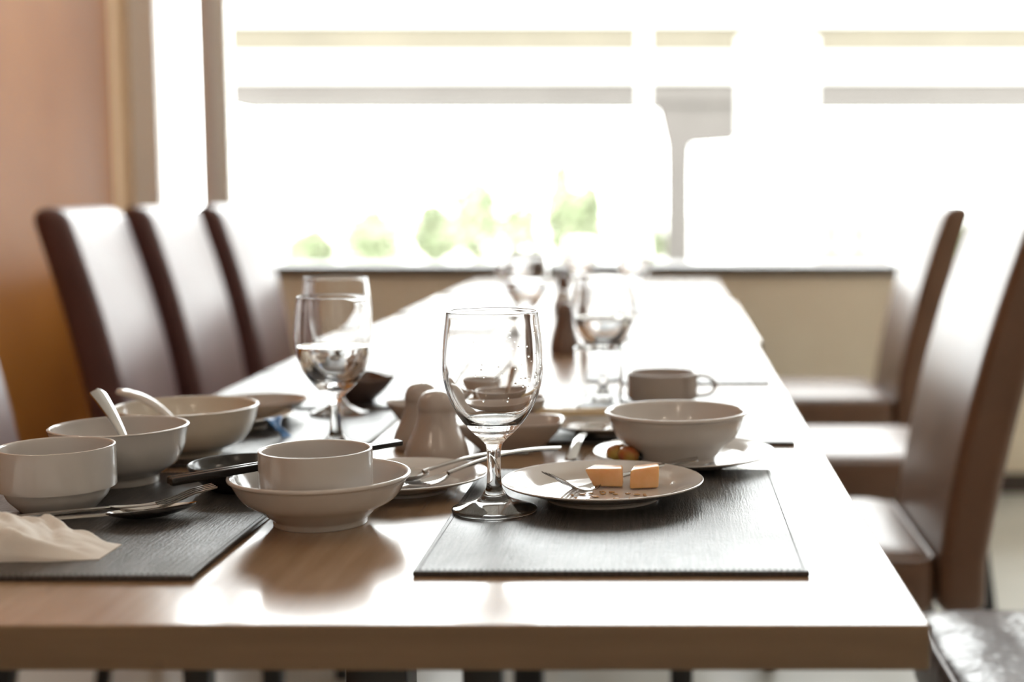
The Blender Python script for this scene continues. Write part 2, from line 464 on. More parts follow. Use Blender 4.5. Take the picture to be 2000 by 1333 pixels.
dash(-.14 + e, e, .14 - e, e); dash(-.14 + e, .38 - e, .14 - e, .38 - e); dash(-.14 + e, e, -.14 + e, .38 - e); dash(.14 - e, e, .14 - e, .38 - e)
st_me = finish(bm, M['stitch'], False)
GM = 'dark placemats on the tables'
def placemat(cx, y, label, rz=0, z=TZ, sx=1.0, sy=1.0):
    o = link('placemat', mat_me, None, (cx, y, z)); o.rotation_euler = (0, 0, rz); o.scale = (sx, sy, 1)
    tag(o, label, 'placemat', GM)
    s = link('stitching', st_me, o); s['kind'] = 'stuff'
    return o
p = spot(1582, 1128); q = spot(805, 1128); b_ = spot(1503, 925)
placemat((p.x + q.x) / 2, p.y, 'dark grained placemat under the front wine glass and melon plate', 0, TZ, (p.x - q.x) / .28, (b_.y - p.y) / .38)
R1X = (p.x + q.x) / 2
p = spot(375, 1137)
placemat(p.x - .14, p.y, 'dark placemat at the left front corner under napkin and cup', 0, TZ, 1, 1)
placemat(-.468, 1.40, 'dark placemat on the left side under the half-full glasses', 0, TZ, 1.02, .95)
p = spot(1556, 871)
placemat(p.x - .142, p.y, 'dark placemat on the right side under the handled cup', math.radians(-1.5), TZ, 1, 1)
placemat(-.464, 1.79, 'dark placemat on the left side, third from the front, turned slightly', math.radians(1.8), TZ, 1, .95)
placemat(.012, 2.035, 'dark placemat on the right side, third from the front', 0)
placemat(-.476, 2.16, 'dark placemat on the left side, fourth from the front', 0)
placemat(.028, 2.66, 'dark placemat on the right side, fourth from the front', 0)
placemat(-.466, 2.68, 'dark placemat on the left side, fifth from the front', 0)
placemat(.020, 3.24, 'dark placemat on the right side, fifth from the front', 0)
placemat(-.470, 3.22, 'dark placemat on the left side, sixth from the front', 0)
placemat(.018, 3.86, 'dark placemat on the right side, farthest from the front', 0)
placemat(-.470, 3.86, 'dark placemat on the left side, farthest from the front', 0)
# ================================================================== CHAIRS
def lean(z):  # front face of the backrest, 0 at the seat, back towards -x with height
    t = max(0, (z - .45) / .55)
    return -.085 * t - .045 * t * t
def make_chair(name, label, leather, group, k=1.0, W=.222):
    t = thing(name, label, 'chair', (0, 0, 0), 0, group)
    T = .075
    # backrest
    rings = []
    zs = [.372, .376, .385] + [.41 + .555 * k / 14 for k in range(15)] + [.978, .988, .9945, .998]
    for z in zs:
        ins = 0.0
        if z > .965: ins = .033 * (1 - math.sqrt(max(0, 1 - ((z - .965) / .033) ** 2)))
        if z < .385: ins = .012 * (.385 - z) / .013
        x = lean(z) * k - T / 2
        belly = .006 * math.sin(PI * min(1, max(0, (z - .45) / .5)))
        rings.append([(px_, py_, z) for px_, py_ in rrect(T / 2 - ins * .95 + belly * .5, W - ins * .8, .022, 5, x + belly * .5, 0)])
    bm = bmesh.new(); loft(bm, rings)
    link('backrest', finish(bm, leather, angle=55), t)
    # seat
    rings = []
    for z, ins in ((.372, .010), (.376, .003), (.385, 0), (.44, 0), (.452, .002), (.462, .010), (.469, .026), (.474, .06), (.477, .11), (.4785, .16)):
        rings.append([(px_, py_, z) for px_, py_ in rrect(.215 - ins, .225 - ins, .04, 6, .218, 0)])
    bm = bmesh.new(); loft(bm, rings)
    seat = link('seat', finish(bm, leather, angle=60), t)
    bm = bmesh.new(); tube(bm, [(a, b, .457) for a, b in rrect(.2115, .2215, .04, 6, .218, 0)], .0035, 6, closed=True)
    link('piping', finish(bm, M['piping'] if leather is M['leather_dark'] else leather), seat)
    for lx in (-.035, .40):
        for ly in (-.19, .19):
            bm = bmesh.new()
            k = -.06 if lx < 0 else 0
            loft(bm, [[(a + k, b, 0) for a, b in rrect(.014, .014, .003, 2, lx, ly)], [(a, b, .373) for a, b in rrect(.019, .019, .003, 2, lx, ly)]])
            link('leg', finish(bm, M['leg'], angle=40), t)
    return t

GL, GR = 'red-brown leather chairs on the left side', 'brown leather chairs on the right side'
left_chairs = [(-1.075, 2.19, 0, 'reddish leather chair cut off at the left edge of the picture'),
               (-1.102, 3.09, math.radians(5), 'oxblood leather chair nearest of the three whole backs on the left'),
               (-1.095, 3.555, math.radians(2), 'oxblood leather chair in the middle of the three on the left'),
               (-1.090, 4.06, math.radians(3), 'oxblood leather chair nearest the window of the three on the left')]
cl = make_chair('dining_chair', left_chairs[0][3], M['leather_red'], GL, .97, .210)
for i, (x, y, r, lb) in enumerate(left_chairs):
    c = cl if i == 0 else copy_tree(cl)
    c.location = (x, y, 0); c.rotation_euler = (0, 0, r); c['label'] = lb
right_chairs = [(.425, 2.375, PI, 'brown leather chair whose tall back cuts the right picture edge'),
                (.625, 3.20, PI, 'brown leather chair hidden behind the nearest tall back, white-lit seat'),
                (.635, 4.10, PI, 'tan leather chair nearest the window on the right side')]
cr = make_chair('dining_chair', right_chairs[0][3], M['leather_brown'], GR)
for i, (x, y, r, lb) in enumerate(right_chairs):
    c = cr if i == 0 else copy_tree(cr)
    c.location = (x, y, 0); c.rotation_euler = (0, 0, r); c['label'] = lb
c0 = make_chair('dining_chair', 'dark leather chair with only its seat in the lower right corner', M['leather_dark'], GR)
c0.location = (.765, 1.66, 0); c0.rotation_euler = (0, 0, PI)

# ================================================================== GLASSWARE
H = .1705
OUT_FOOT = [(0, .0, 'c'), (.0340, 0, 'c'), (.0358, .0006), (.0362, .0022), (.0352, .0036), (.030, .0052), (.022, .0078), (.0150, .0105), (.0112, .0135), (.0092, .0165)]
OUT_STEM = [(.0092, .0165), (.0070, .0205), (.0062, .026), (.0058, .036), (.0058, .046), (.0062, .053), (.0078, .0585)]
OUT_BOWL = [(.0078, .0585), (.0120, .0630), (.0190, .0695), (.0272, .0790), (.0338, .0900), (.0388, .1020), (.0415, .1140), (.0424, .1250), (.0420, .1370), (.0408, .1500), (.0393, .1620), (.0385, .1690), (.03835, .1702), (.0378, .1706), (.03725, .1700),
            (.0376, .1640), (.0391, .1510), (.0403, .1370), (.0407, .1250), (.0398, .1140), (.0371, .1025), (.0320, .0910), (.0250, .0812), (.0170, .0750), (.0090, .0722), (0, .0713)]
gf = lathe(OUT_FOOT, M['glass'], 72, sub=3)
gs = lathe(OUT_STEM, M['glass'], 72, sub=3)
gb = lathe(OUT_BOWL, M['glass'], 72, sub=4)
# lathe() recalculates per piece; open pieces must face outwards like the closed goblet
def outward(me, sign_test):
    bm = bmesh.new(); bm.from_mesh(me)
    bm.faces.ensure_lookup_table()
    tot = sum(sign_test(f) for f in bm.faces)
    if tot < 0: bmesh.ops.reverse_faces(bm, faces=bm.faces)
    bm.to_mesh(me); bm.free()
outward(gf, lambda f: f.normal.z * (1 if f.calc_center_median().z > .003 else -1))
outward(gs, lambda f: f.normal.xy.dot(f.calc_center_median().xy))
def bowl_sign(f):
    c = f.calc_center_median(); r = c.xy.length
    return (f.normal.xy.dot(c.xy)) if (c.z > .08 and c.z < .16 and r > .0395) else 0
outward(gb, bowl_sign)

INNER = [(0, .0713), (.0090, .0722), (.0170, .0750), (.0250, .0812), (.0320, .0910), (.0371, .1025), (.0398, .1140), (.0407, .1250), (.0403, .1370)]
def inner_r(z):
    for (r0, z0), (r1, z1) in zip(INNER, INNER[1:]):
        if z0 <= z <= z1: return r0 + (r1 - r0) * (z - z0) / (z1 - z0)
def water_mesh(level):
    pr = [(0, .0704)] + [(r + .0008, z - .0006) for r, z in INNER[1:] if z < level - .002]
    pr += [(inner_r(level) + .0008, level, 'c'), (inner_r(level) - .002, level - .0004), (0, level - .0004)]
    return lathe(pr, M['water'], 72, sub=3)
GG = 'stemmed water goblets on the tables'
def goblet(p, label, level=None, s=1.0, drops=False):
    t = thing('wine_glass', label, 'glass', p, 0, GG); t.scale = (s, s, s)
    link('foot', gf, t); link('stem', gs, t); bw = link('bowl', gb, t)
    if level: link('water', water_mesh(level), t)
    if drops:
        rnd = random.Random(3); bm = bmesh.new()
        for k in range(46):
            a = rnd.gauss(-.55, .5) if k % 4 else rnd.uniform(-2.3, -.2); z = rnd.uniform(.098, .158) if k % 3 else rnd.uniform(.11, .13)
            r = inner_r(min(z, .136)) if z < .136 else .0403 - (z - .136) * .095
            s_ = rnd.uniform(.0004, .0011)
            mtx = Matrix.Translation((math.cos(a) * (r - .0002), math.sin(a) * (r - .0002), z)) @ Matrix.Diagonal((s_, s_, s_ * 1.2, 1))
            bmesh.ops.create_icosphere(bm, subdivisions=2, radius=1, matrix=mtx)
        link('water_drops', finish(bm, M['water']), t)['kind'] = 'stuff'
    return t
def at(px, py, z=0.0, mat_=False):
    v = spot(px, py, z); 
    if mat_: v.z += MT
    return v
goblet(at(966, 1008, 0, True), 'nearly empty wine glass in sharp focus at the front', .0785, 1.0, True)
goblet(at(657, 888, 0, True), 'wine glass half full of water behind the small white cup', .1165, .955)
goblet(at(662, 815, 0, True), 'empty wine glass directly behind the half-full one on the left', None, .985)
goblet(at(1180, 789, 0, True), 'wine glass of water behind the short tumbler, left of the handled cup', .114, .965)
goblet(near(-.255, 2.62), 'blurred wine glass of water right behind the front glass rim', .12, .98)
goblet(near(-.335, 3.15), 'blurred wine glass farther back, left of the brown shakers', .125, .98)
goblet(near(-.226, 3.75), 'blurred wine glass far back above the handled shakers near the window', .125, .98)
goblet(near(-.075, 3.47), 'round-looking blurred wine glass far back, rightmost on the table', .128, .98)
# tumbler
tp = near(-.080, 1.715); tp.z += MT
tm = lathe([(0, 0, 'c'), (.0255, 0, 'c'), (.0272, .002), (.0276, .006), (.0290, .05), (.0302, .084), (.0299, .0855), (.0290, .0855), (.0286, .084), (.0272, .05), (.0256, .016), (.0235, .0125), (0, .0115)], M['glass'], 64, sub=2)
to = link('tumbler', tm, None, tp); tag(to, 'short clear tumbler in front of the right water glass', 'glass')

# ================================================================== CERAMICS
def lathe_obj(name, prof, m, loc, label, cat, group=None, seg=72, sub=4, rz=0):
    o = link(name, lathe(prof, m, seg, sub=sub), None, loc); o.rotation_euler = (0, 0, rz)
    return tag(o, label, cat, group)

def coupe(R, Hh, foot, m_r=.0022):   # flared shallow bowl with rolled rim
    return [(0, .003), (foot - .006, .003), (foot - .004, 0), (foot, 0, ), (foot + .001, .004), (foot + .003, .0065), (foot + (R - foot) * .35, Hh * .24 + .004), (foot + (R - foot) * .68, Hh * .52), (R * .945, Hh * .82),
            (R - .003, Hh - .0045), (R, Hh - .003), (R + .0002, Hh - .001), (R - .0012, Hh), (R - .004, Hh - .0016), (R * .915, Hh * .84), (foot + (R - foot) * .62, Hh * .55), (foot + (R - foot) * .3, Hh * .28 + .004), (foot - .004, .0085), (foot * .5, .0075), (0, .0072)]
def deep(R, Hh, foot):               # deeper rice bowl with foot ring
    return [(0, .004), (foot - .004, .004), (foot - .003, 0), (foot, 0), (foot + .0005, .006), (foot + .004, .0095), (foot + (R - foot) * .55, Hh * .32), (foot + (R - foot) * .82, Hh * .58), (R * .965, Hh * .84), (R - .0006, Hh - .002),
            (R, Hh - .0008), (R - .0014, Hh), (R - .003, Hh - .001), (R * .935, Hh * .84), (foot + (R - foot) * .72, Hh * .58), (foot + (R - foot) * .42, Hh * .34), (foot - .002, .013), (foot * .5, .0115), (0, .011)]
def plate_prof(R, Hh, foot, dep=.006):
    return [(0, .002), (foot - .005, .002), (foot - .003, 0), (foot, 0), (foot + .0015, .003), (foot + (R - foot) * .3, Hh * .36), (R * .86, Hh * .68), (R - .002, Hh - .0022), (R, Hh - .0008), (R - .001, Hh), (R - .003, Hh - .0008), (R * .86, Hh * .80),
            (R * .76, Hh * .60), (R * .70, dep + .0012), (R * .62, dep - .0005), (R * .3, dep - .001), (0, dep - .001)]
def cup_prof(R=.048, Hh=.0545, step=True):
    a = [(0, .003), (.026, .003), (.0275, 0), (.0305, 0), (.0335, .003), (.040, .010), (.0425, .0155), (.0428, .0185, 'c'), (R - .0012, .0190, 'c'), (R, .0205), (R, .035), (R, Hh - .002), (R - .0004, Hh - .0004), (R - .0016, Hh), (R - .003, Hh - .0006),
         (R - .0036, Hh - .004), (R - .0038, .030), (R - .006, .018), (R - .012, .0095), (.025, .0065), (0, .006)]
    return a
def handle_mesh(R, z0, z1, ext, wid=.0055, th=.0028):
    bm = bmesh.new(); pts = []
    n = 18
    for k in range(n + 1):
        a = -PI / 2 + PI * k / n
        x = R - .0015 + ext * max(0, math.cos(a)) ** .75; z = (z0 + z1) / 2 + (z1 - z0) / 2 * math.sin(a)
        pts.append(Vector((x, 0, z)))
    rings = []
    for i, p_ in enumerate(pts):
        d = (pts[min(i + 1, n)] - pts[max(i - 1, 0)]).normalized(); u = Vector((0, 1, 0)); v = d.cross(u)
        rings.append([p_ + u * (wid * math.cos(2 * PI * k / 10)) + v * (th * math.sin(2 * PI * k / 10)) for k in range(10)])
    loft(bm, rings)
    return finish(bm, M['porcelain'])
def cup(p, label, s=1.0, m='porcelain', hrot=None, Hh=.0545):
    t = thing('stacking_cup', label, 'cup', p, 0 if hrot is None else hrot, 'small porcelain cups'); t.scale = (s, s, s)
    link('body', lathe(cup_prof(.048, Hh), M[m], 80, sub=3, angle=50), t)
    h = handle_mesh(.048, .020, Hh - .006, .026)
    h.materials[0] = M[m]
    link('handle', h, t)
    return t
GB = 'porcelain bowls'
# centre front bowl and cup in it
cb = at(627, 1021)
lathe_obj('soup_bowl', coupe(.0745, .042, .038), M['porcelain'], cb, 'shallow off-white bowl holding the small cup, front centre left', 'bowl', GB)
cz = near(-.2852, 1.165); cz = Vector((cz.x, cz.y, TZ + .0115))
c_ = cup(cz, 'straight white cup sitting inside the front shallow bowl', .955, 'porcelain', math.radians(95), .0560)
# left cup
cup(at(115, 1002, 0, True), 'stepped grey-white cup with handle at the left edge', 1.0, 'porcelain', math.radians(160))
# left bowls
M2 = at(237, 950, 0, True)
lathe_obj('rice_bowl', deep(.0625, .0535, .034), M['porcelain'], M2, 'grey-white rice bowl with a steel spoon, behind the left cup', 'bowl', GB)
L2 = at(366, 893, 0, False)
lathe_obj('rice_bowl', deep(.0735, .0545, .036), M['cream'], L2, 'larger cream bowl with a porcelain spoon, farthest left bowl', 'bowl', GB)
# black dish
lathe_obj('sauce_dish', [(0, .002), (.020, .002), (.021, 0), (.024, 0), (.026, .003), (.036, .010), (.045, .019), (.0495, .0265), (.0490, .028), (.0475, .0275), (.043, .019), (.033, .0105), (.020, .006), (0, .005)],
          M['black'], at(478, 963), 'small black sauce dish behind the black chopsticks', 'dish')
# plates
GP = 'porcelain plates'
P1 = near(-.0554, 1.257); P1.z += MT
lathe_obj('dinner_plate', plate_prof(.0895, .0175, .050), M['porcelain'], P1, 'white plate with two melon pieces and a fork', 'plate', GP, 96)
P2 = near(.0184, 1.43)
lathe_obj('saucer', plate_prof(.0915, .0165, .040), M['porcelain'], P2, 'white saucer under the right-hand soup bowl', 'plate', GP, 96)
rb = near(.0107, 1.43); rb = Vector((rb.x, rb.y, TZ + .0062))
lathe_obj('soup_bowl', coupe(.0715, .0505, .040), M['porcelain'], rb, 'off-white soup bowl standing on the right-hand saucer', 'bowl', GB)
cup(near(-.004, 1.765) + Vector((0, 0, MT)), 'handled cup behind the right-hand soup bowl', .925, 'taupe', math.radians(8), .0535)
P3 = near(-.2405, 1.31)
lathe_obj('side_plate', plate_prof(.0775, .0165, .040), M['porcelain'], P3, 'plate with crossed cutlery between the bowl and front glass', 'plate', GP, 96)
P4 = near(-.068, 1.605); P4.z += MT
lathe_obj('side_plate', plate_prof(.0745, .0155, .036), M['porcelain'], P4, 'blurred small plate with spoon and bamboo sticks, left of the soup bowl', 'plate', GP, 72)
P5 = at(462, 842, 0, True)
lathe_obj('side_plate', plate_prof(.064, .016, .034), M['cream'], P5, 'cream plate edge with a blue wrapper behind the large cream bowl', 'plate', GP, 72)
P6 = spot(512, 822, 0); P6.z += MT
lathe_obj('sauce_dish', [(0, .002), (.024, .002), (.026, 0), (.029, 0), (.036, .006), (.050, .016), (.0555, .021), (.055, .0225), (.049, .0185), (.034, .009), (.020, .006), (0, .0055)],
          M['taupe'], P6, 'low taupe dish behind the plate with the blue wrapper', 'dish')

# flared square dishes with pointed corners
def square_dish(p, half, Hh, foot, m, label, rz, pt=.35):
    bm = bmesh.new(); N_ = 64
    def shape(a, r, sq):
        c, s_ = math.cos(a), math.sin(a)
        k = 1 / (abs(c) ** 1.25 + abs(s_) ** 1.25) ** (1 / 1.25)     # diamond-like superellipse, corners on the axes
        return r * ((1 - sq) + sq * k)
    prof = [(foot * .9, 0, 0), (foot, 0, 0), (foot + .002, .004, .1), (foot + (half - foot) * .5, Hh * .42, .5), (half * .93, Hh * .88, .85), (half, Hh, 1), (half - .003, Hh + .0004, 1), (half * .88, Hh * .86, .85), (foot + (half - foot) * .42, Hh * .42, .5), (foot, .007, .1), (foot * .4, .006, 0)]
    rings = []
    for r, z, sq in prof:
        ring_ = []
        for k in range(N_):
            a = 2 * PI * k / N_; rr = shape(a, r, sq)
            lift = .10 * Hh * (abs(math.cos(2 * a)) ** 3) * (z / Hh)
            ring_.append((rr * math.cos(a), rr * math.sin(a), z + lift))
        rings.append(ring_)
    loft(bm, rings)
    o = link('square_dish', finish(bm, m), None, p); o.rotation_euler = (0, 0, rz)
    sd = o.modifiers.new('s', 'SUBSURF'); sd.levels = 1; sd.render_levels = 1
    return tag(o, label, 'dish', 'pointed square dishes')
square_dish(near(-.277, 1.648), .050, .033, .022, M['taupe'], 'pointed taupe dish behind the salt shakers', math.radians(4))
q2 = near(-.166, 1.521)
def oval_dish():
    bm = bmesh.new(); N_ = 64; rings = []
    prof = [(.030, 0), (.033, 0), (.034, .003), (.042, .010), (.052, .020), (.0575, .0285), (.0585, .0310), (.0575, .0322), (.0545, .0310), (.049, .020), (.039, .0105), (.030, .0068), (.012, .006)]
    for r, z in prof:
        rings.append([])
        for k in range(N_):
            a = 2 * PI * k / N_; c, s_ = math.cos(a), math.sin(a)
            kq = 1 / (abs(c) ** 3.4 + abs(s_) ** 3.4) ** (1 / 3.4)
            rings[-1].append((r * kq * c, r * kq * s_ * .72, z + .03 * z * c))
    loft(bm, rings)
    return finish(bm, M['taupe'])
o = link('oval_dish', oval_dish(), None, q2); tag(o, 'rounded rectangular dish with bright rim behind the front glass', 'dish')
square_dish(near(-.400, 1.850) + Vector((0, 0, MT)), .0535, .032, .022, M['brown_dish'], 'dark brown pointed dish behind the half-full glass', math.radians(-4))

# small bowls seen through the front glass
b1 = near(-.184, 1.668)
lathe_obj('rice_bowl', deep(.0455, .036, .022), M['taupe'], b1, 'small taupe bowl with a dark spoon, seen through the front glass', 'bowl', GB, sub=3)
b2 = near(-.238, 1.80); b2.z += 0.0
lathe_obj('rice_bowl', deep(.036, .038, .018), M['taupe'], b2, 'smallest taupe bowl with a bright spoon, behind the other one seen through the front glass', 'bowl', GB, sub=3)
# shakers
SH = [(0, .0, 'c'), (.030, 0, 'c'), (.0325, .002), (.0330, .007), (.0310, .016), (.0265, .026), (.0220, .036), (.0195, .045), (.0188, .0515), (.0192, .0545), (.0190, .0590), (.0172, .0650), (.0130, .0700), (.0070, .0728), (0, .0736)]
def shaker(p, label, m, s=1.0, sz=1.0, group='salt and pepper shakers'):
    t = thing('salt_shaker', label, 'shaker', p, 0, group); t.scale = (s, s, s * sz)
    link('body', lathe(SH, m, 48, sub=3), t)
    bm = bmesh.new()
    for (a, b) in ((0, 0), (.005, 0), (-.005, 0), (0, .005), (0, -.005)):
        z = .0733 - (a * a + b * b) * 8
        bmesh.ops.create_cone(bm, cap_ends=True, segments=8, radius1=.0008, radius2=.0008, depth=.001, matrix=Matrix.Translation((a, b, z)))
    link('pour_holes', finish(bm, M['black'], False), t)['kind'] = 'stuff'
    return t
shaker(near(-.2335, 1.455), 'taupe salt shaker, front one of the pair left of the front glass', M['taupe'], 1.0)
shaker(near(-.262, 1.535), 'taupe shaker peeking out behind the front salt shaker', M['taupe'], .97, 1.0)
shaker(near(-.173, 2.45), 'blurred brown shaker between the front and right water glasses', M['brownshaker'], .85, 1.45)
shaker(near(-.182, 2.55), 'pale blurred shaker top just behind the brown shaker', M['porcelain'], .8, 1.75)
shaker(near(-.240, 3.35), 'brown blurred shaker far back on the tables', M['brownshaker'], .9, 1.4)

# ================================================================== CUTLERY
def frame_to(o, A, B, roll=0.0):
    d = (B - A); x = d.normalized(); y = Vector((0, 0, 1)).cross(x).normalized(); z = x.cross(y)
    m3 = Matrix((x, y, z)).transposed()
    m4 = m3.to_4x4() @ Matrix.Rotation(roll, 4, 'X')
    o.matrix_world = Matrix.Translation(A) @ m4
    o.rotation_mode = 'QUATERNION'
    o.location = A; o.rotation_quaternion = m4.to_quaternion()

def strip(bm, rows, thick):
    """rows: list of lists of points (top surface); makes a thin closed shell"""
    T_ = [[bm.verts.new(p) for p in r] for r in rows]
    B_ = [[bm.verts.new((p[0], p[1], p[2] - thick)) for p in r] for r in rows]
    n, m_ = len(rows), len(rows[0])
    for i in range(n - 1):
        for j in range(m_ - 1):
            bm.faces.new((T_[i][j], T_[i + 1][j], T_[i + 1][j + 1], T_[i][j + 1]))
            bm.faces.new((B_[i][j], B_[i][j + 1], B_[i + 1][j + 1], B_[i + 1][j]))
    for i in range(n - 1):
        bm.faces.new((T_[i][0], B_[i][0], B_[i + 1][0], T_[i + 1][0]))
        bm.faces.new((T_[i][-1], T_[i + 1][-1], B_[i + 1][-1], B_[i][-1]))
    for j in range(m_ - 1):
        bm.faces.new((T_[0][j], T_[0][j + 1], B_[0][j + 1], B_[0][j]))
        bm.faces.new((T_[-1][j], B_[-1][j], B_[-1][j + 1], T_[-1][j + 1]))

def handle_bm(L_, arch, w_end=.0068, w_neck=.0028, m=None, thick=.0016):
    bm = bmesh.new(); rows = []
    n = 26
    for i in range(n + 1):
        t = i / n; x = t * L_
        w_ = w_neck + (w_end - w_neck) * (1 - t) ** 1.3
        if t < .06: w_ *= math.sqrt(max(.02, 1 - ((.06 - t) / .06) ** 2))
        z = arch * math.sin(PI * min(1, t * 1.0)) * .9 + .004 * max(0, t - .8) * 0
        rows.append([(x, w_ * k / 2, z - .0022 * (k / 2) ** 2 * w_ / .006 * .8) for k in (-2, -1, 0, 1, 2)])
    strip(bm, rows, thick)
    return bm

def spoon(A, B, label, arch=.008, m='steel', bw=.0195, bl=.30, depth=.007, roll=0.0, group='steel cutlery', cat='spoon', scale_w=1.0):
    L_ = (B - A).length
    t = thing('spoon', label, cat, A, 0, group)
    frame_to(t, A, B, roll)
    Lh = L_ * (1 - bl)
    link('handle', finish(handle_bm(Lh + .004, arch, .0068 * scale_w, .0027 * scale_w), M[m], angle=60), t)
    bm = bmesh.new(); rows = []; n = 22
    for i in range(n + 1):
        u = i / n
        w_ = bw * (math.sin(PI * u ** .82) ** .62 if 0 < u < 1 else 0) 
        w_ = max(w_, .0022 if u < .5 else .0012)
        rows.append([])
        for k in range(-4, 5):
            y = w_ * k / 4
            dz = -depth * math.sin(PI * u) ** .8 * (1 - (k / 4) ** 2) if 0 < u < 1 else 0
            rows[-1].append((Lh + u * L_ * bl, y, dz))
    strip(bm, rows, .0011)
    link('spoon_bowl', finish(bm, M[m], angle=70), t)
    return t

def fork(A, B, label, arch=.008, roll=0.0, curl=.010, group='steel cutlery', hw=.0115):
    L_ = (B - A).length
    t = thing('fork', label, 'fork', A, 0, group)
    frame_to(t, A, B, roll)
    Lh = L_ * .66
    link('handle', finish(handle_bm(Lh + .003, arch), M['steel'], angle=60), t)
    def zc(x):
        u = (x - Lh) / (L_ - Lh); return -.005 * math.sin(PI * min(1, u * 1.3)) + curl * u ** 2.2
    bm = bmesh.new(); rows = []; n = 12; Lr = Lh + (L_ - Lh) * .45
    for i in range(n + 1):
        u = i / n; x = Lh + (Lr - Lh) * u
        w_ = .0028 + (hw - .0028) * (math.sin(PI / 2 * min(1, u * 1.5)))
        rows.append([(x, w_ * k / 3, zc(x) - .0015 * (1 - (k / 3) ** 2)) for k in range(-3, 4)])
    strip(bm, rows, .0014)
    link('head', finish(bm, M['steel'], angle=60), t)
    for j in range(4):
        yc = hw * (-.78 + .52 * j); bm = bmesh.new(); rows = []
        for i in range(9):
            u = i / 8; x = Lr - .001 + (L_ - Lr) * u; w_ = .0016 * (1 - .65 * u)
            rows.append([(x, yc + w_ * k, zc(x)) for k in (-1, 0, 1)])
        strip(bm, rows, .0013)
        link('tine', finish(bm, M['steel'], angle=60), t)
    return t

def V(X, Z, z): return near(X, Z, z)
# left front spoon and fork under the napkin
spoon(V(-.600, 1.065, .010), V(-.392, 1.19, .015), 'steel spoon lying by the crumpled napkin, bowl up', .004, bw=.021, bl=.30, depth=.008, roll=math.radians(-8))
fork(V(-.604, 1.090, .008), V(-.386, 1.222, .017), 'steel fork tucked behind the spoon beside the napkin', .004, curl=.006)
# cutlery on the side plate
fork(V(-.1022, 1.385, .0272), V(-.247, 1.270, .013), 'fork on the side plate, its handle end pointing right', .007, curl=-.002, roll=math.radians(180) * 0)
spoon(V(-.136, 1.405, .0195), V(-.258, 1.305, .013), 'spoon lying beside the fork on the side plate', .006, bl=.28)
# melon fork
fork(V(.030, 1.350, .0235), V(-.1036, 1.245, .010), 'small fork behind the melon with tines turned up to the left', .002, curl=.020, hw=.010)
# spoon in the left rice bowl
spoon(at(131, 779, .0) * 0 + V(-.540, 1.353, .088), V(-.487, 1.325, .016) , 'steel spoon standing in the grey-white rice bowl', .002, roll=math.radians(-8), bl=.34, bw=.015, scale_w=1.45)
# porcelain spoon in the cream bowl
def soup_spoon(A, B, label):
    t = thing('soup_spoon', label, 'spoon', A, 0); frame_to(t, A, B)
    L_ = (B - A).length; Lh = L_ * .62
    bm = bmesh.new(); rings = []
    for i in range(15):
        u = i / 14; x = u * Lh; w_ = .0065 + .0015 * math.cos(u * PI)
        if i == 0: w_ *= .5
        rings.append([(x, a, b + .006 * math.sin(u * PI)) for a, b in rrect(w_, .0030, .0028, 4)])
    loft(bm, rings); link('handle', finish(bm, M['porcelain']), t)
    bm = bmesh.new(); rows = []
    for i in range(19):
        u = i / 18; w_ = max(.003, .021 * math.sin(PI * (u * .93 + .04)) ** .6)
        rows.append([(Lh - .003 + u * (L_ - Lh), w_ * k / 4, -.012 * math.sin(PI * u) ** .7 * (1 - (k / 4) ** 2)) for k in range(-4, 5)])
    strip(bm, rows, .0022); link('spoon_bowl', finish(bm, M['porcelain'], angle=70), t)
soup_spoon(V(-.574, 1.490, .0665), V(-.478, 1.475, .022), 'white porcelain soup spoon leaning in the large cream bowl')
# spoon across the blurred plate
spoon(V(-.0965, 1.430, .006), V(-.078, 1.615, .012), 'blurred steel spoon resting on the small plate left of the soup bowl', .012, bl=.3)

spoon(V(-.172, 1.672, .0725), V(-.184, 1.650, .0090), 'dark teaspoon standing upright in the small bowl behind the front glass', .002, bl=.34, bw=.009, scale_w=.9)
spoon(V(-.192, 1.83, .060), V(-.246, 1.80, .0090), 'bright teaspoon leaning to the right out of the smallest bowl', .002, bl=.32, bw=.010, scale_w=.8)
# chopsticks
def chop(A, B, label, m, r0, r1, name='chopstick', group='black chopsticks'):
    t = link(name, None)
    bm = bmesh.new(); d = B - A; n = d.length
    loft(bm, [[(x, a, b) for a, b in rrect(r, r, r * .35, 3)] for x, r in ((0, r0 * .8), (.001, r0), (n * .5, (r0 + r1) / 2), (n - .001, r1), (n, r1 * .7))])
    me = finish(bm, m, angle=40)
    bpy.data.objects.remove(t); t = link(name, me); frame_to(t, A, B)
    return tag(t, label, 'chopstick', group)
A, B = V(-.392, 1.121, .0455), V(-.2433, 1.300, .0455)
n_ = (B - A).cross(Vector((0, 0, 1))).normalized()
chop(A + n_ * .0037, B + n_ * .0034, 'black lacquered chopstick across the front bowl, nearer of the two', M['lacquer'], .0031, .0024)
chop(A - n_ * .0037 + (B - A) * .01, B - n_ * .0034 + (B - A) * .008, 'black lacquered chopstick across the front bowl, farther of the two', M['lacquer'], .0031, .0024)
for k, lb in ((0, 'pale bamboo chopstick across the blurred small plate, nearer one'), (1, 'pale bamboo chopstick across the blurred small plate, farther one')):
    chop(V(-.150, 1.635 + k * .016, .0215), V(.035, 1.640 + k * .016, .0215), lb, M['chopwood'], .0033, .0025, group='bamboo chopsticks')

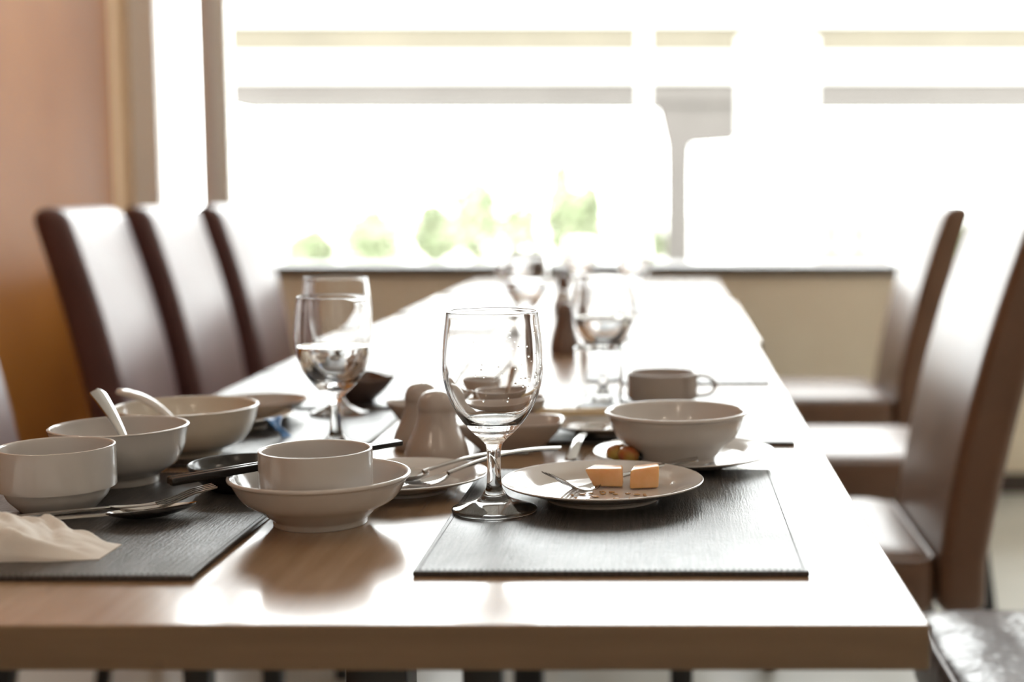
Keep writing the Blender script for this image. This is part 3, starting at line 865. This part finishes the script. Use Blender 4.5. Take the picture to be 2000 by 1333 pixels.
# ================================================================== FOOD, NAPKIN
def chunk(pts_bot, pts_top, bev=.0016):
    bm = bmesh.new(); loft(bm, [pts_bot, pts_top])
    bmesh.ops.bevel(bm, geom=list(bm.edges), offset=bev, segments=3, profile=.5, affect='EDGES')
    return finish(bm, M['melon'], angle=60)
pz = P1.z + .0060 - TZ
m1 = spot(1181, 948, pz)
o = link('melon_piece', chunk([(-.010, -.007, 0), (.0165, -.009, 0), (.0168, .010, 0), (-.004, .012, 0)], [(-.0180, -.010, .0165), (.0160, -.008, .0165), (.0160, .010, .0165), (-.010, .014, .0165)]), None, m1)
tag(o, 'peach-coloured melon piece with slanted left end, left of the two', 'melon', 'melon pieces on the plate')
m2 = spot(1258, 951, pz)
o = link('melon_piece', chunk([(-.0140, -.009, 0), (.0120, -.008, 0), (.0135, .009, 0), (-.012, .010, 0)], [(-.0135, -.009, .0165), (.0130, -.007, .0195), (.0140, .009, .0200), (-.008, .011, .0178)]), None, m2)
o.rotation_euler = (0, 0, math.radians(8))
tag(o, 'peach-coloured melon piece with sloping top, right of the two', 'melon', 'melon pieces on the plate')
bm = bmesh.new(); rnd = random.Random(5)
for k in range(26):
    a, r = rnd.uniform(-2.6, -.3), rnd.uniform(.0, .045)
    s_ = rnd.uniform(.0006, .0028)
    bmesh.ops.create_icosphere(bm, subdivisions=2, radius=1, matrix=Matrix.Translation((math.cos(a) * r, math.sin(a) * r, .0058)) @ Matrix.Diagonal((s_ * 1.3, s_, .0007, 1)))
o = link('juice_drops', finish(bm, M['sauce']), None, P1); tag(o, 'glossy drops of fruit juice on the melon plate', 'juice', None, 'stuff')
for i, (px, py, s_, lb) in enumerate(((1207, 884, .0105, 'red and green grape half, left one on the right saucer'), (1228, 888, .0105, 'red grape half, middle one on the right saucer'))):
    bm = bmesh.new(); bmesh.ops.create_uvsphere(bm, u_segments=24, v_segments=16, radius=s_)
    for v in bm.verts:
        v.co.z *= .82; v.co.x *= 1.15
        v.co += v.co.normalized() * .0006 * noise.noise(v.co * 220)
    o = link('grape', finish(bm, M['grape'])); p_ = spot(px, py + 6, .014); o.location = (p_.x, p_.y, TZ + .0085 + s_ * .78)
    o.rotation_euler = (.2, 0, i * 2.1)
    tag(o, lb, 'fruit', 'grapes on the saucer')
bm = bmesh.new(); bmesh.ops.create_uvsphere(bm, u_segments=20, v_segments=12, radius=.0052)
p_ = spot(1246, 896, .013); o = link('olive', finish(bm, M['black']), None, (p_.x, p_.y, TZ + .0145)); tag(o, 'small black olive at the foot of the right soup bowl', 'fruit')

# blue wrapper over the plate edge
bm = bmesh.new(); pb = spot(541, 826, .02)
rows = []
for i in range(15):
    u = i / 14
    rows.append([])
    for k in range(-3, 4):
        y = k * .0028 * (1 + .5 * math.sin(u * 7)) + .003 * math.sin(u * 9)
        z = .003 - .030 * max(0, u - .35) ** 1.0 * 1.2 + .004 * noise.noise(Vector((u * 5, k * .7, 1)))
        rows[-1].append((-.012 + u * .026, y, max(z, -.0185)))
strip(bm, rows, .0012)
o = link('blue_wrapper', finish(bm, M['blue'], angle=70), None, (pb.x, pb.y, TZ + .0215)); o.rotation_euler = (0, 0, -.5)
tag(o, 'small crumpled blue wrapper draped over the plate rim', 'wrapper')

# crumpled napkin
bm = bmesh.new(); NX, NY = 70, 46
A0 = spot(-60, 1100); top = []
grid = {}
for j in range(NY + 1):
    for i in range(NX + 1):
        u, v = i / NX, j / NY
        x = -.655 + u * .240 + .0
        ext = .105 * (1 - .55 * u ** 2.2)
        y = 1.020 + v * ext + .02 * u
        e_ = min(u * 3 + .6, 1, (1 - u) * 4.0) * min(1, v * 6 + .15) * min(1, (1 - v) * 4 + .12)
        hgt = .029 * (1 - .35 * u)
        nse = noise.noise(Vector((x * 22, y * 26, 3))) * .010 + abs(noise.noise(Vector((x * 42 + y * 34, y * 44, 8)))) * .012 - abs(noise.noise(Vector((x * 20 - y * 60, y * 30, 2)))) * .008
        fold = .005 * math.sin((x * 60 + y * 95)) * .6
        z = max(.0006, e_ * (hgt + nse + fold))
        y += .004 * noise.noise(Vector((x * 30, v * 3, 5)))
        w_ = near(x, y, 0)
        grid[i, j] = (w_.x, w_.y, z)
rows = [[grid[i, j] for j in range(NY + 1)] for i in range(NX + 1)]
T_ = [[bm.verts.new(p) for p in r] for r in rows]
for i in range(NX):
    for j in range(NY):
        bm.faces.new((T_[i][j], T_[i + 1][j], T_[i + 1][j + 1], T_[i][j + 1]))
# underside
Bv = {}
edge = [(i, 0) for i in range(NX + 1)] + [(NX, j) for j in range(1, NY + 1)] + [(i, NY) for i in range(NX - 1, -1, -1)] + [(0, j) for j in range(NY - 1, 0, -1)]
bv = [bm.verts.new((grid[k][0], grid[k][1], 0)) for k in edge]
for a in range(len(edge)):
    b = (a + 1) % len(edge)
    bm.faces.new((T_[edge[a][0]][edge[a][1]], T_[edge[b][0]][edge[b][1]], bv[b], bv[a]))
bm.faces.new(bv)
o = link('paper_napkin', finish(bm, M['paper'], angle=50), None, (0, 0, TZ + MT)); tag(o, 'crumpled off-white paper napkin at the left front corner', 'napkin')
